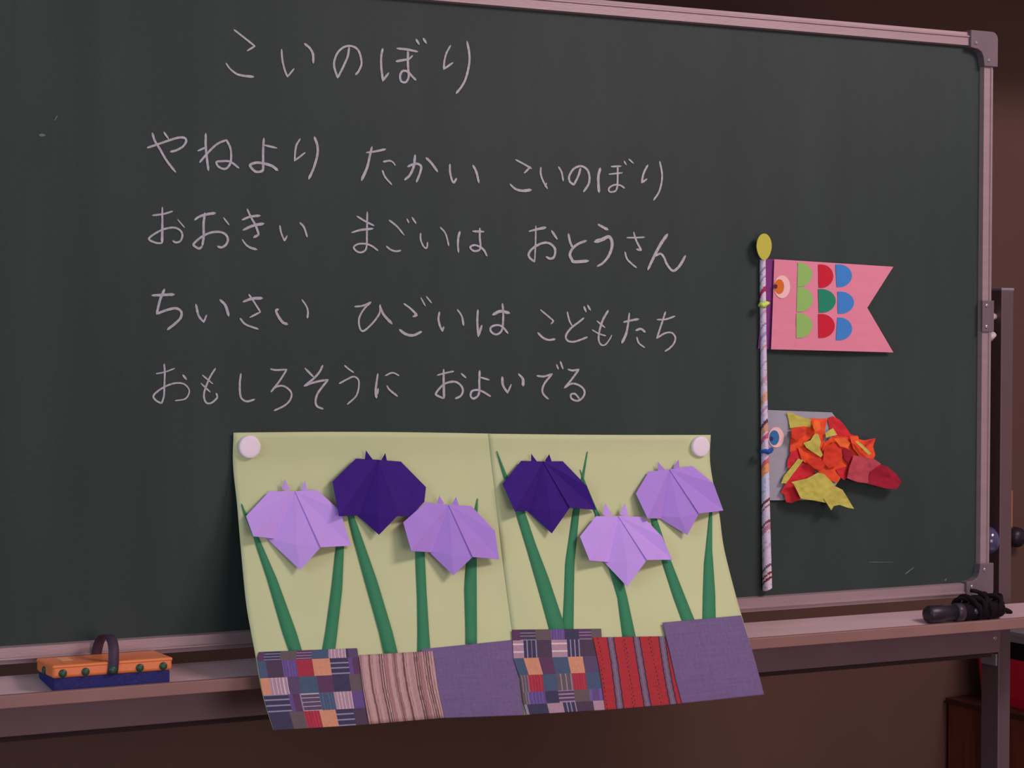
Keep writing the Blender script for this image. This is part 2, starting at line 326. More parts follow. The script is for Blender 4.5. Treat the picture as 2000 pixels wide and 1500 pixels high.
# --- chalk writing: stroke centre lines, in the pixels of enlarged photo crops (origin, magnification)
TXT = [
 ((420,40,7.143), "265,130 400,235 555,358! 450,422 w26-28/152,595 210,675 300,745 400,772 532,785 w20-38; 928,405 940,560 975,700 1010,785! 1100,675 w26/1250,325 1320,385 1365,470 1370,590 w34; 1870,375 1850,500 1790,640 1710,800! 1665,660 1665,560 1710,450 1790,375 1880,355 1960,380 2010,440 2038,540 2040,620 2000,710 1960,755 w30"),
 ((700,40,7.143), "338,395 318,500 318,640 340,840! 420,735 w32/540,390 680,405 820,435 w32/530,570 640,550 700,540 755,490 w40-22/690,420 690,600 695,700 700,790 660,860 600,850 580,780 610,710 680,710 740,770 800,830 w32/805,265 845,330 w32/905,250 945,315 w32; 1285,350 1230,450 1200,560 1190,680! 1315,590 w25-30/1515,295 1545,450 1545,600 1500,800 1440,920 1365,1015 w32"),
 ((270,240,5.405), "98,262 200,228 340,180 430,155 490,160 505,195 470,250 400,290 340,305 w24/148,108 175,190 230,280 300,400 392,518 w24/270,98 320,170 w20; 712,115 712,250 725,380 740,500 w26/630,295 720,255 w22/650,415 730,320 830,225 930,180! 970,260 980,340 970,430 920,485 850,465 825,415 880,405 970,410 1060,475 w23; 1325,165 1318,300 1318,440 1310,505 1240,515 1190,470 1185,440 1250,420 1330,430 1410,455 1470,500 w24-30/1330,235 1460,265 w22; 1708,170 1665,250 1650,400! 1760,315 w20/1860,150 1890,240 1890,340 1850,480 1800,590 w26"),
 ((690,270,7.407), "270,125 235,270 200,420 120,605 w30-42/190,208 320,190 460,160 w24-38/435,340 520,325 570,345 608,395 w32-16/420,465 460,560 555,670 w26; 790,410 860,380 930,370 980,410 965,500 915,630 w34/893,245 875,400 820,530 745,600 w36/1055,285 1130,360 1215,480 w36; 1398,375 1398,480 1425,600 1455,640 1490,585 w26-34/1730,392 1780,490 1815,640 w32"),
 ((970,300,5.714), "212,68 300,115 385,165 w18-24/375,150 310,215 w22/148,340 210,395 290,415 380,405 w20-36; 492,155 492,230 520,310 565,390 w20/555,330 540,365 w20/690,148 725,210 742,305 w20; 935,165 910,250 860,350! 815,310 810,250 860,170 940,140 1010,180 1035,260 1025,340 970,425 w24; 1155,165 1135,250 1135,340 1142,430 w30/1280,145 1385,140 w22/1255,230 1400,215 w20/1350,140 1350,260 1345,370 1320,420 1260,425 1255,385 1310,350 1380,355 1425,385 w20/1422,85 1445,125 w18/1475,62 1525,108 w18; 1685,130 1640,220 1618,325! 1675,285 w22/1820,90 1845,220 1840,320 1810,430 1752,518 w20"),
 ((270,390,5.714), "160,175 280,160 380,130 w22/268,85 268,300 265,480 w20-34/262,485 200,482 125,450 130,420 200,370 290,328 400,312 470,345 492,400 470,460 420,478 385,460 w22/440,222 515,310 w16; 630,225 680,190 760,165 855,150 w24-34/742,150 728,280 730,400 715,510 w28/712,520 680,545 630,520 620,490 700,420 800,370 900,360 970,385 1000,440 980,500 930,532 885,522 w26/952,202 1012,280 w18; 1160,225 1250,190 1355,178 w22-30/1172,338 1280,290 1395,268 w26-36/1215,105 1260,200 1310,290 1345,390! 1290,420 w20-30/1160,445 1200,500 1250,535 1320,555 w16-30; 1580,290 1595,370 1632,460! 1660,405 w20/1805,258 1850,310 1885,415 w22"),
 ((670,400,6.667), "182,150 290,215 400,270 w24/112,362 220,330 385,310 w22-34/315,95 312,250 310,400 308,520 290,590 230,620 170,600 140,550 200,510 300,510 380,540 452,595 w24; 602,202 700,280 795,395 w28-18/565,540 620,585 690,605 750,595 w24/832,185 855,232 w22/898,165 948,240 w24; 1010,370 1010,450 1040,530 1075,565 1095,545 1098,490 w22/1265,292 1325,360 1355,440 1375,530 w22; 1520,350 1500,430 1495,520 1503,620 w32-22/1690,345 1830,350 w30/1780,305 1780,430 1790,540 1770,590 1700,600 1655,550 1720,525 1800,560 1840,600 1872,665 w26"),
 ((1010,430,5.714), "132,125 210,105 315,82 w18-34/208,65 205,250 195,465 w17/192,462 140,420 130,370 180,310 270,260 350,255 410,300 425,350 410,410 370,430 325,410 w26/385,120 445,210 w26; 572,155 590,240 618,305 w26/770,230 680,265 620,315 588,380 610,440 640,465 790,455 w26-36; 905,48 960,80 1010,105 w24-34/870,240 950,215 1020,185 1055,230 1055,310 1020,400 960,475 895,515 w44-22; 1225,195 1330,195 1420,190 w18/1300,135 1330,230 1385,335! 1335,325 w18-28/1203,355 1225,430 1270,480 1330,530 w20; 1675,160 1600,270 1530,400 1460,550 w36-28/1540,400 1600,375 1640,420 1670,490 1720,555 1760,560 1820,500 1875,400 w22-30"),
 ((280,550,5.556), "95,150 200,145 330,140 w26-34/228,85 180,200 145,350! 250,310 350,290 410,325 405,390 350,450 262,520 w28; 570,250 600,370 655,440! 685,365 w27-18/832,198 890,260 925,370 w26-32; 1085,218 1180,185 1285,180 w26-36/1145,140 1200,220 1270,330! 1155,388 w20/1050,400 1110,465 1245,515 w22; 1465,300 1440,315 1460,370 1510,440 1560,462 w24-32/1720,195 1770,270 1785,330 1780,395 w16-22"),
 ((680,570,6.061), "78,175 170,165 270,122! 190,200 130,310 135,420 175,465 250,410 330,320 375,240 378,155 w22/378,175 420,270 515,375 w24-34; 660,140 740,200 815,275! 770,292 w20-34/610,450 680,500 770,515 865,472 w34-28/860,70 912,165 w18/925,55 985,130 w18; 1080,240 1068,320 1085,400 1115,465! 1130,415 w24/1292,210 1345,290 1365,395 w18-28; 1535,215 1528,350 1540,525! 1580,400 w24-30/1715,270 1800,230 1905,250 w36/1825,140 1835,250 1830,400 1810,470 1750,505 1690,470 1690,420 1750,395 1820,410 1890,490 w24"),
 ((1030,590,6.25), "160,95 250,170 320,230! 290,265 w20/128,375 190,435 260,462 335,452 w26; 487,120 510,220 545,290 w20/688,195 620,250 530,320 470,410 490,470 560,485 650,460 728,428 w24/690,55 715,118 w24/735,38 768,98 w24; 985,105 920,220 880,350 870,460 900,520 950,520 1000,460 1030,405 w28-14/850,232 945,310 w22/792,340 870,385 955,412 w18; 1245,135 1225,290 1200,400 1155,495 w20-36/1175,245 1260,225 1355,208 w22-30/1325,345 1385,328 1435,365 w28/1335,430 1360,500 1430,555 w20; 1585,215 1690,210 1800,172 w22/1685,120 1640,260 1580,440! 1680,380 1760,375 1805,430 1790,500 1740,560 1680,600 w22"),
 ((280,700,7.143), "180,213 300,190 435,140 w20/290,80 298,200 292,400 285,530 255,625 w26/255,628 180,590 140,525 210,450 330,380 450,345 560,355 630,420 635,490 580,565 445,590 w28-20/550,232 600,292 w30; 1005,140 930,260 860,430 845,540 880,620 950,620 1020,560 1030,530 1018,490 w26/825,235 965,352 w24/805,350 930,468 w24; 1360,215 1345,350 1350,500 1380,570 1450,600 1550,572 w28"),
 ((530,700,7.143), "-10,148 60,162 215,155! 110,320 -5,465! 60,400 150,382 230,420 280,490 260,580 180,660 40,728 w26; 470,140 590,262 w30/715,100 670,190 590,280 460,385! 560,345 680,315 790,300! 700,410 640,500 615,600 640,670 720,705 w30; 1020,98 1080,150 1145,195 w22/948,350 1050,295 1140,255 1200,280 1222,340 1210,450 1170,540 1060,640 w24; 1485,215 1465,350 1455,460 1465,545 w24-40/1490,420 1480,500 w24/1590,240 1690,200 1780,240 w22/1610,380 1650,440 1755,525 w20-32"),
 ((840,700,6.25), "88,205 180,180 285,158 w18-24/165,135 165,300 170,480 w24-34/165,488 100,460 70,430 130,350 200,300 300,285 370,325 400,390 375,455 310,490 w26/380,185 435,235 w24; 605,150 600,280 600,400 580,460 530,490 495,460 510,400 580,385 650,410 735,462 w26/610,230 720,262 w22; 880,230 890,330 945,420! 990,318 w34-16/1080,190 1130,250 1135,330 w24-40; 1305,213 1390,220 1490,190! 1400,300 1370,380 1385,440 1440,495 w24/1543,75 1565,130 w20/1590,40 1620,125 w24; 1685,135 1740,148 1815,135! 1740,240 1640,360! 1720,310 1800,320 1870,370 1885,430 1850,490 1790,518 1725,490 1720,440 1770,435 1820,490 w24"),
]
def catmull(pts, n=6):
    if len(pts) < 3:
        return [pts[0].lerp(pts[-1], i / 4) for i in range(5)]
    q = [pts[0]*2 - pts[1]] + pts + [pts[-1]*2 - pts[-2]]; out = []
    for i in range(1, len(q) - 2):
        p0, p1, p2, p3 = q[i-1:i+3]
        for k in range(n):
            t = k / n
            out.append(0.5*((2*p1) + (p2-p0)*t + (2*p0-5*p1+4*p2-p3)*t*t + (3*p1-p0-3*p2+p3)*t**3))
    return out + [pts[-1]]
def stroke(mb, segs, w0, w1, lift):
    tot = sum(len(s) for s in segs); idx = 0
    for seg in segs:
        c = catmull([Vector(p) for p in seg]); n = len(c); vs = []; fs = []
        for i, p in enumerate(c):
            t = (c[min(i+1, n-1)] - c[max(i-1, 0)]).normalized(); nn = Vector((-t.y, t.x))
            f = (idx + i / n * len(seg)) / tot
            w = lerp(w0, w1, f) * (1 + 0.16 * noise.noise(Vector((p.x * 0.21, p.y * 0.21, 3.1)))) * 0.5
            e = 0.6 if i in (0, n - 1) else 1.0
            for sgn in (-1, 1): vs.append((p + nn * w * e * sgn, 1))
        # round ends
        for end, i, sg in ((0, 0, -1), (1, n - 1, 1)):
            t = (c[1] - c[0]) if end == 0 else (c[-1] - c[-2]); t.normalize()
            vs.append((c[i] + t * sg * lerp(w0, w1, end) * 0.42, 1))
        fs = [(2*i, 2*i+1, 2*i+3, 2*i+2) for i in range(n-1)] + [(2*n, 1, 0), (2*n+1, 2*n-2, 2*n-1)]
        top = [P(v.x, v.y, lift - 0.00035 * (idx + min(i // 2, n) / n * len(seg)) / tot) for i, (v, _) in enumerate(vs)]
        mb.add(top, fs)
        idx += len(seg)
for (ox, oy, mg), body in TXT:
    for ch in body.split(';'):
        mb = MB(); k = 0
        for st in ch.split('/'):
            tk = st.split(); w = tk[-1][1:].split('-'); w0 = float(w[0]) / mg * 0.98; w1 = float(w[-1]) / mg * 0.98
            segs = [[]]
            for t in tk[:-1]:
                a, bb = t.rstrip('!').split(','); p = (ox + float(a) / mg, oy + float(bb) / mg)
                segs[-1].append(p)
                if t.endswith('!'): segs.append([p])
            stroke(mb, segs, w0, w1, -0.00035 - 0.00006 * k); k += 1
        mb.build('chalk_character', M['chalk'], surf, thick=0.0004, normals=False)
# scrapes and smudges of chalk
for pts, w in (([(78, 264), (88, 264)], 7), ([(112, 226), (106, 236)], 2.5), ([(1697, 1098), (1745, 1098)], 1.2), ([(1768, 1121), (1785, 1108)], 2.0), ([(1846, 1134), (1848, 1130)], 3)):
    mb = MB(); stroke(mb, [pts], w, w * 0.5, -0.0004); mb.build('chalk_smear', M['chip'], surf, thick=0.0003, normals=False)

# ------------------------------------------------------------------ poster with paper irises
zt = P(920, 848).z; zb = P(1490, 1357, -0.10).z
PR = [(0, .0032), (.1, .0045), (.3, .027), (.5, .066), (.67, .1065), (.85, .134), (1.0, .152), (1.3, .185)]
seam_x = P(958, 880).x
def prof(s):
    s = max(0, s)
    for i in range(len(PR) - 1):
        if s <= PR[i+1][0] or i == len(PR) - 2:
            a, b_ = PR[i], PR[i+1]; t = (s - a[0]) / (b_[0] - a[0])
            m0 = (PR[i+1][1] - PR[max(i-1, 0)][1]) / (PR[i+1][0] - PR[max(i-1, 0)][0])
            j = min(i+2, len(PR)-1); m1 = (PR[j][1] - PR[i][1]) / (PR[j][0] - PR[i][0])
            h = b_[0] - a[0]
            return (2*t**3-3*t*t+1)*a[1] + (t**3-2*t*t+t)*h*m0 + (-2*t**3+3*t*t)*b_[1] + (t**3-t*t)*h*m1
def F(x, z):
    s = (zt - z) / (zt - zb)
    w = 0.0035 * math.sin((x - seam_x) * 17 + 0.6) * math.sin(min(1, max(0, s)) * 2.2 + 0.3)
    w += 0.0022 * noise.noise(Vector((x * 5, 0, z * 4)))
    fade = min(1, max(0, s * 3.5 + 0.12))
    d = x - seam_x
    ridge = 0.0032 * math.exp(-((d - 0.010) / 0.022) ** 2) * min(1, 0.25 + s * 1.2)
    return -(prof(s) + abs(w) * fade + ridge + 0.0005)
def Q(u, v, lift=0.0):
    y = -0.02
    for _ in range(9):
        p = P(u, v, y); y = F(p.x, p.z) - lift
    return P(u, v, y)
def pl(pts, t):                                          # point on a polyline, t 0..1 by index of v
    v0, v1 = pts[0][1], pts[-1][1]; v = lerp(v0, v1, t)
    for i in range(len(pts) - 1):
        if v <= pts[i+1][1] or i == len(pts) - 2:
            a, b_ = pts[i], pts[i+1]; k = (v - a[1]) / (b_[1] - a[1]); return (lerp(a[0], b_[0], k), v)
def sheet(left, right, nu, nv, lift, colfun=None, topfun=None, botfun=None):
    mb = MB(); g = []
    for j in range(nv + 1):
        t = j / nv; a, c = pl(left, t), pl(right, t)
        for i in range(nu + 1):
            s = i / nu; u = lerp(a[0], c[0], s); v = lerp(a[1], c[1], s)
            if topfun: v += topfun(s) * (1 - t) ** 3
            if botfun: v += botfun(s) * t ** 6
            g.append(Q(u, v, lift))
    mb.add(g, [(j*(nu+1)+i, j*(nu+1)+i+1, (j+1)*(nu+1)+i+1, (j+1)*(nu+1)+i) for j in range(nv) for i in range(nu)])
    if colfun: mb.c = [colfun((i + .5) / nu, (j + .5) / nv) for j in range(nv) for i in range(nu)]
    return mb
def smooth_line(pts, n=24):
    c = catmull([Vector(p) for p in pts], 5); return [(p.x, p.y) for p in c]
LC = smooth_line([(456, 845), (455, 908), (463, 985), (470, 1068), (480, 1173), (489, 1228), (499, 1281), (509, 1340), (519, 1380), (534, 1426)])
SC = smooth_line([(954, 847), (960, 905), (968, 970), (982, 1096), (1000, 1230), (1013, 1310), (1028, 1396)])
RC = smooth_line([(1388, 849.5), (1386.6, 900), (1395, 955), (1405, 1005), (1414, 1071), (1437, 1163), (1448, 1201), (1466, 1261), (1480, 1310), (1492.5, 1357)])
SC2 = [(u + 7, v) for u, v in SC]
pr = P(920, 1100)
ps = thing('flower_poster', (pr.x, -0.003, zt - 0.4), 'pale green poster of six folded purple irises in patterned pots, over the chalk tray', 'poster')
sheet(LC, SC2, 50, 50, 0.0, topfun=lambda s: -2.5 * math.sin(math.pi * s), botfun=lambda s: -4.0 * math.sin(math.pi * s ** 1.3)).build('backing_sheet', M['yellowgreen'], ps, thick=0.0004, smooth=True)
sheet(SC, RC, 44, 50, 0.0006, topfun=lambda s: 1.0 * math.sin(math.pi * s), botfun=lambda s: 2.5 * math.sin(math.pi * s)).build('backing_sheet', M['yellowgreen'], ps, thick=0.0004, smooth=True)
STEMS = [
 ([(471,984),(476,1003),(495,1049),(522,1131),(552,1235),(566,1275)], [(472.5,984),(481,1003),(506,1051),(541,1131),(579,1235),(591,1275)]),
 ([(657,1066),(648,1147),(636,1235),(629,1275)], [(672,1066),(668.5,1151),(659,1235),(654,1275)]),
 ([(678,1000),(690,1050),(713,1135),(741,1235),(751,1280)], [(689,1000),(707,1050),(737,1135),(767,1235),(778,1280)]),
 ([(811,1070),(815,1167),(816,1235),(815.5,1276)], [(829,1070),(833,1154),(838,1235),(841,1276)]),
 ([(932.5,973),(928,993),(912,1085),(907.5,1149),(910,1235),(910,1258)], [(933.5,973),(933,993),(931,1085),(931,1149),(931.5,1235),(931.5,1258)]),
 ([(969.5,881),(984,931),(1007,999),(1030,1075),(1052,1152),(1075,1236)], [(971,881),(991,931),(1025,999),(1046,1062),(1072,1130),(1101,1216),(1104,1236)]),
 ([(1146.5,882),(1134.5,938),(1119,997),(1104,1099),(1102,1160),(1098,1236)], [(1148,882),(1141,931),(1132,997),(1122,1099),(1121,1160),(1120,1236)]),
 ([(1132.5,917),(1146,965),(1160,997),(1175,1050),(1189,1110),(1206,1166),(1217,1250)], [(1133.5,917),(1153,965),(1170,1004),(1188,1050),(1211,1110),(1225,1166),(1243,1250)]),
 ([(1270,1008),(1280,1052),(1294,1099),(1315,1165),(1336,1222)], [(1281,1008),(1296,1052),(1312,1099),(1336,1160),(1361,1222)]),
 ([(1386,998),(1378,1075),(1375,1101),(1373,1160),(1372,1218)], [(1391,998),(1391,1075),(1393,1101),(1397,1160),(1398,1218)]),
]
for i, (l, r) in enumerate(STEMS):
    l = [(a, v) for a, v in l]; r = [(a, v) for a, v in r]
    sheet(l, r, 2, 24, 0.0016 + 0.0003 * (i % 3)).build('stem', M['stem'], ps, thick=0.0004, smooth=True)

# pots: printed papers
C = lambda *c: alb(*c)
purple, navy, teal, brown, redc, orng, plum, viol, pinkc, dk = C(88,66,96), C(62,54,78), C(70,80,104), C(98,78,82), C(156,46,62), C(200,128,104), C(92,54,84), C(96,70,122), C(166,124,140), C(76,56,74)
light = C(140,122,146)
def cells(rows):
    def f(u, v, r=rows):
        for v1, x0, x1, cs in r:
            if v <= v1: break
        v0 = 0
        for q in r:
            if q[0] == v1: break
            v0 = q[0]
        x = lerp(x0, x1, u)
        pv = (v - v0) / (v1 - v0)
        px = x0
        for xe, c, kind in cs:
            if x <= xe: break
            px = xe
        pu = (x - px) / max(1, xe - px)
        if kind == 'v' and (pu * 5) % 1 < 0.3: return tuple(min(1, a * 1.35) for a in c)
        if kind == 'h' and (pv * 3.2 + 0.2) % 1 < 0.28: return light
        if kind == 'H' and (pv * 4.2) % 1 < 0.25: return C(176,150,150)
        if kind == 'V' and (pu * 3 + 0.3) % 1 < 0.25: return light
        if kind == 'p' and (pu * 5 + 0.2) % 1 < 0.22: return C(206,168,178)
        if kind == 'q' and (pv * 2.4 + 0.6) % 1 < 0.2: return C(214,172,182)
        return c
    return f
rows1 = [(.115, 95, 805, [(140,plum,''),(258,navy,'h'),(370,brown,''),(480,plum,'h'),(595,teal,''),(722,pinkc,'p'),(740,navy,''),(999,purple,'')]),
         (.335, 100, 815, [(155,teal,''),(270,dk,''),(372,viol,'v'),(487,redc,''),(610,orng,''),(738,navy,'h'),(765,viol,''),(999,plum,'')]),
         (.555, 105, 840, [(168,orng,''),(300,pinkc,'p'),(385,purple,''),(515,teal,''),(630,plum,''),(750,navy,''),(999,brown,'')]),
         (.78, 135, 862, [(315,navy,'h'),(345,viol,''),(395,plum,''),(405,light,''),(537,purple,'H'),(645,teal,'v'),(775,pinkc,'p'),(999,viol,'')]),
         (1.01, 180, 888, [(330,navy,''),(435,brown,''),(548,redc,'v'),(665,orng,''),(795,navy,'h'),(999,dk,'')])]
rows2 = [(.13, 75, 722, [(130,plum,''),(245,dk,'h'),(355,brown,''),(455,viol,'v'),(560,navy,''),(650,plum,'h'),(999,brown,'')]),
         (.34, 80, 735, [(160,pinkc,'q'),(255,navy,'V'),(365,dk,''),(478,pinkc,'q'),(570,navy,'V'),(999,dk,'')]),
         (.535, 95, 745, [(168,teal,''),(278,orng,''),(378,plum,''),(490,teal,''),(598,orng,''),(999,purple,'')]),
         (.74, 128, 760, [(187,brown,'V'),(298,redc,'v'),(400,teal,''),(515,brown,'V'),(618,redc,'v'),(999,teal,'')]),
         (.885, 145, 770, [(190,brown,'V'),(315,viol,'v'),(412,navy,''),(527,plum,'h'),(640,brown,''),(999,viol,'v')]),
         (1.01, 170, 755, [(190,light,''),(330,navy,''),(440,pinkc,''),(530,navy,'V'),(650,dk,''),(999,pinkc,'')])]
def stripes(u, v):
    u = u + 0.008 * math.sin(v * 5)
    for c, w, k in ((.02,.006,.7),(.135,.012,.62),(.175,.004,.85),(.275,.010,.62),(.305,.008,.6),(.335,.006,.65),(.37,.02,.88),(.45,.006,.8),(.475,.012,.72),(.50,.005,.75),(.595,.014,.6),(.63,.004,.85),(.745,.010,.62),(.775,.010,.58),(.80,.006,.65),(.83,.02,.88),(.875,.006,.65),(.905,.008,.6),(.935,.008,.6),(.97,.005,.75)):
        if abs(u - c) < w: return C(180*k, 132*k*0.9, 132*k*0.92)
    return C(182,136,134) if (u * 9) % 1 > 0.5 else C(170,124,126)
def redpot(u, v):
    for a, b_ in ((.24, .19), (.60, .545), (.955, .875)):
        c = lerp(a, b_, v ** 0.8); d = abs(u - c)
        if d < 0.036: return C(112,84,108) if d > 0.012 else C(126,96,118)
        if d < 0.052: return C(66,40,54)
    x = (u * 30) % 1; y = (v * 17 + int(u * 30) * 0.5) % 1
    m = min(abs(u - q + 0.05 * v) for q in (.06, .42, .78))
    if m < 0.022 and x > .5 and y > .55: return C(96,38,46)
    return C(170,46,52) if (v * 40) % 1 > 0.4 else C(160,44,52)
def cloth(u, v):
    n = noise.noise(Vector((u * 3, v * 40, 0))) * 0.05 + noise.noise(Vector((u * 60, v * 5, 3))) * 0.04
    return tuple(a * (1 + n * 2.0) for a in C(110,84,122))
pots = [
 ([(822,1268),(830,1330),(866.6,1402.5)], [(1000,1250),(1012,1320),(1024,1397)], 60, 60, .0022, cloth, 'plain purple paper pot at the seam'),
 ([(505.6,1273.5),(501.5,1285),(511,1345),(520,1380),(535,1426.5)], [(697.4,1266),(701,1290),(709,1345),(714,1380),(720,1415)], 150, 110, .0022, cells(rows1), 'dark patchwork paper pot at lower left'),
 ([(701,1279.6),(703,1300),(709.5,1351),(721,1414.6)], [(844.5,1271.5),(849,1300),(856,1351),(867,1402)], 170, 14, .0034, stripes, 'salmon paper pot with brown stripes'),
 ([(1000,1230),(1003,1288),(1016,1325),(1021,1368),(1029,1396)], [(1174,1228),(1178,1288),(1182,1325),(1186,1360),(1190,1386)], 150, 110, .0033, cells(rows2), 'dark patchwork paper pot right of the seam'),
 ([(1158,1245),(1169,1296),(1176,1340),(1182.5,1386.5)], [(1299,1242.5),(1312,1296),(1322,1335),(1334,1374)], 130, 100, .0044, redpot, 'red paper pot with grey stripes'),
 ([(1294,1216),(1308,1274),(1320,1330),(1332,1374)], [(1447.5,1202),(1466,1261),(1480,1310),(1492.5,1357)], 60, 60, .0054, cloth, 'plain purple paper pot at lower right'),
]
for l, r, nu, nv, lift, fn, lb in pots:
    sheet(l, r, nu, nv, lift, fn).build('paper_pot', M['print'], ps, thick=0.0004, smooth=True, label=lb)

# folded irises: outline points in enlarged crop pixels
Z1 = (440, 830, 3.7037); Z2 = (940, 830, 3.5714)
IR = [
 (Z1, 'lilac', dict(h1=[(410,462),(430,393),(470,466)], h2=[(545,464),(578,403),(592,472)], A=(505,480), Lsh=(320,478), Lp=(150,660), Lb=(203,806), Li=(385,825), CL=(298,820), tip=(543,1050), Ri=(690,885), Rb=(910,874), Rp=(828,618), Rsh=(665,470)), 0.0),
 (Z2, 'lilac2', dict(h1=[(1232,308),(1233,257),(1280,312)], h2=[(1338,300),(1377,241),(1382,295)], A=(1312,310), Lsh=(1168,325), Lp=(1078,478), Lb=(1160,652), Li=(1260,652), CL=(1225,640), tip=(1437,768), Ri=(1518,618), Rb=(1688,597), Rp=(1618,405), Rsh=(1472,286)), 0.0),
 (Z1, 'violet', dict(h1=[(1010,252),(1017,183),(1068,252)], h2=[(1130,252),(1157,203),(1170,260)], A=(1105,252), Lsh=(945,243), Lp=(775,410), Lb=(823,661), Li=(985,655), CL=(940,640), tip=(1112,795), Ri=(1245,658), Rb=(1338,664), Rp=(1452,450), Rsh=(1270,265), extra=(1440,555)), 0.001),
 (Z2, 'violet', dict(h1=[(350,252),(348,200),(386,252)], h2=[(443,250),(474,203),(490,252)], A=(430,255), Lsh=(278,250), Lp=(148,410), Lb=(235,603), Li=(345,600), CL=(310,590), tip=(492,757), Ri=(618,577), Rb=(802,592), Rp=(735,425), Rsh=(568,253)), 0.001),
 (Z1, 'lilac2', dict(h1=[(1533,564),(1548,510),(1582,568)], h2=[(1640,572),(1669,520),(1690,582)], A=(1615,578), Lsh=(1450,560), Lp=(1287,705), Lb=(1345,912), Li=(1510,922), CL=(1460,905), tip=(1650,1088), Ri=(1790,955), Rb=(1980,972), Rp=(1950,765), Rsh=(1780,587)), 0.006),
 (Z2, 'lilac', dict(h1=[(846,622),(865,543),(912,626)], h2=[(965,622),(1001,546),(1029,632)], A=(955,635), Lsh=(800,637), Lp=(688,778), Lb=(755,945), Li=(905,958), CL=(850,950), tip=(1018,1128), Ri=(1155,942), Rb=(1332,940), Rp=(1262,780), Rsh=(1130,642)), 0.004),
]
for (ox, oy, mg), mk, d, base in IR:
    def q(key, lift, dx=0, dy=0):
        a = d[key] if isinstance(key, str) else key
        return Q(ox + (a[0] + dx) / mg, oy + (a[1] + dy) / mg, base + lift)
    mb = MB()
    A = q('A', .0074)
    mid = ((d['CL'][0] * .45 + d['Ri'][0] * .55), (d['CL'][1] + d['Ri'][1]) / 2 + 14)
    # middle petal: rises to a soft ridge, then dips under the right wing
    cl, md, cr, tp = q('CL', .0015), q(mid, .0180), q('Ri', .0265), q('tip', .0120)
    A0 = q('A', .0065)
    mb.add([A0, cl, tp, md, cr], [(0, 1, 2, 3) if False else (0, 1, 3), (1, 2, 3), (0, 3, 4), (3, 2, 4)])
    # left wing, three facets
    mb.add([A, q('Lsh', .006), q('Lp', .011), q('Lb', .0225), q('Li', .0024)], [(0, 1, 2), (0, 2, 3), (0, 3, 4)])
    # right wing, three facets
    rp = [A, q('Ri', .0285), q('Rb', .0060), q('Rp', .0150), q('Rsh', .0065)]
    if 'extra' in d:
        rp = [A, q('Ri', .0178), q('Rb', .0105), q('extra', .011), q('Rp', .0085), q('Rsh', .0055)]
        mb.add(rp, [(0, 1, 2), (0, 2, 3), (0, 3, 4), (0, 4, 5)])
    else: mb.add(rp, [(0, 1, 2), (0, 2, 3), (0, 3, 4)])
    for hk in ('h1', 'h2'):
        p = d[hk]; mb.add([q(p[0], .0062), q(p[1], .0095), q(p[2], .0062), q((p[1][0], p[0][1] + 14), .0066)], [(0, 1, 3), (3, 1, 2)])
    lb = {'violet': 'dark violet folded paper iris', 'lilac': 'pale lilac folded paper iris', 'lilac2': 'mauve folded paper iris'}[mk]
    mb.build('paper_iris', M[mk], ps, thick=0.00035, normals=False, label=lb)

# magnets
for u, v, lb in ((486, 872.5, 'white round magnet at the top left corner of the flower poster'), (1366.5, 872, 'white round magnet at the top right corner of the flower poster')):
    c = Q(u - 1, v, 0.0002 if u < 900 else 0.0014)
    b = MB(); b.lathe((c.x, c.y, c.z), (0, -1, 0), [(0.0148, 0), (0.0152, 0.0008), (0.0152, 0.0048), (0.0149, 0.0058), (0.0140, 0.0064), (0.012, 0.0068), (0.007, 0.0070), (0.002, 0.0071)], 56)
    o = b.build('round_magnet', M['magnet'], None, smooth=False); tag(o, lb, 'magnet')
    md = o.modifiers.new('edge', 'BEVEL'); md.width = 0.0002

# ------------------------------------------------------------------ paper carp streamers on a rolled paper pole
r0 = P(1500, 1150)
kp = thing('paper_carp_streamer', (r0.x, -0.003, r0.z), 'rolled paper pole with a pink paper carp above a grey one, on the chalkboard', 'craft')
def carp_part(name, src, parent):
    o = bpy.data.objects.new(name, None); COL.objects.link(o); o.parent = parent; ROOT[o.name] = ROOT[parent.name]; o.empty_display_size = 0.03; return o
# pole
def polecol(v, a):
    v2 = v + 9 * math.sin(a + 0.6)
    base = C(206,176,198)
    for v0, v1, c in ((502,508,C(160,130,170)),(528,533,C(150,120,150)),(545,550,C(160,128,160)),(566,577,C(168,46,84)),(612,618,C(196,130,160)),(637,641,C(150,120,160)),(655,662,C(160,134,178)),(680,685,C(196,130,130)),(712,716,C(170,140,160)),
                      (740,752,C(190,140,160)),(772,790,C(214,146,124)),(800,806,C(180,130,170)),(826,834,C(90,60,80)),(834,850,C(206,138,116)),(853,864,C(188,90,120)),(884,900,C(210,180,214)),(902,912,C(196,90,96)),(912,930,C(226,140,96)),(930,972,C(196,182,206)),
                      (980,986,C(110,60,56)),(992,996,C(140,96,96)),(1022,1028,C(130,70,84)),(1030,1042,C(176,116,140)),(1070,1076,C(190,150,180)),(1108,1113,C(110,80,96)),(1124,1128,C(130,50,56)),(1133,1138,C(124,44,52))):
        if v0 <= v2 < v1: base = c
    n = noise.noise(Vector((v * 0.16, a * 1.2, 7)))
    if n > 0.34: base = tuple(x * 0.72 for x in base)
    return base
mb = MB(); N = 18; K = 330; vs = []
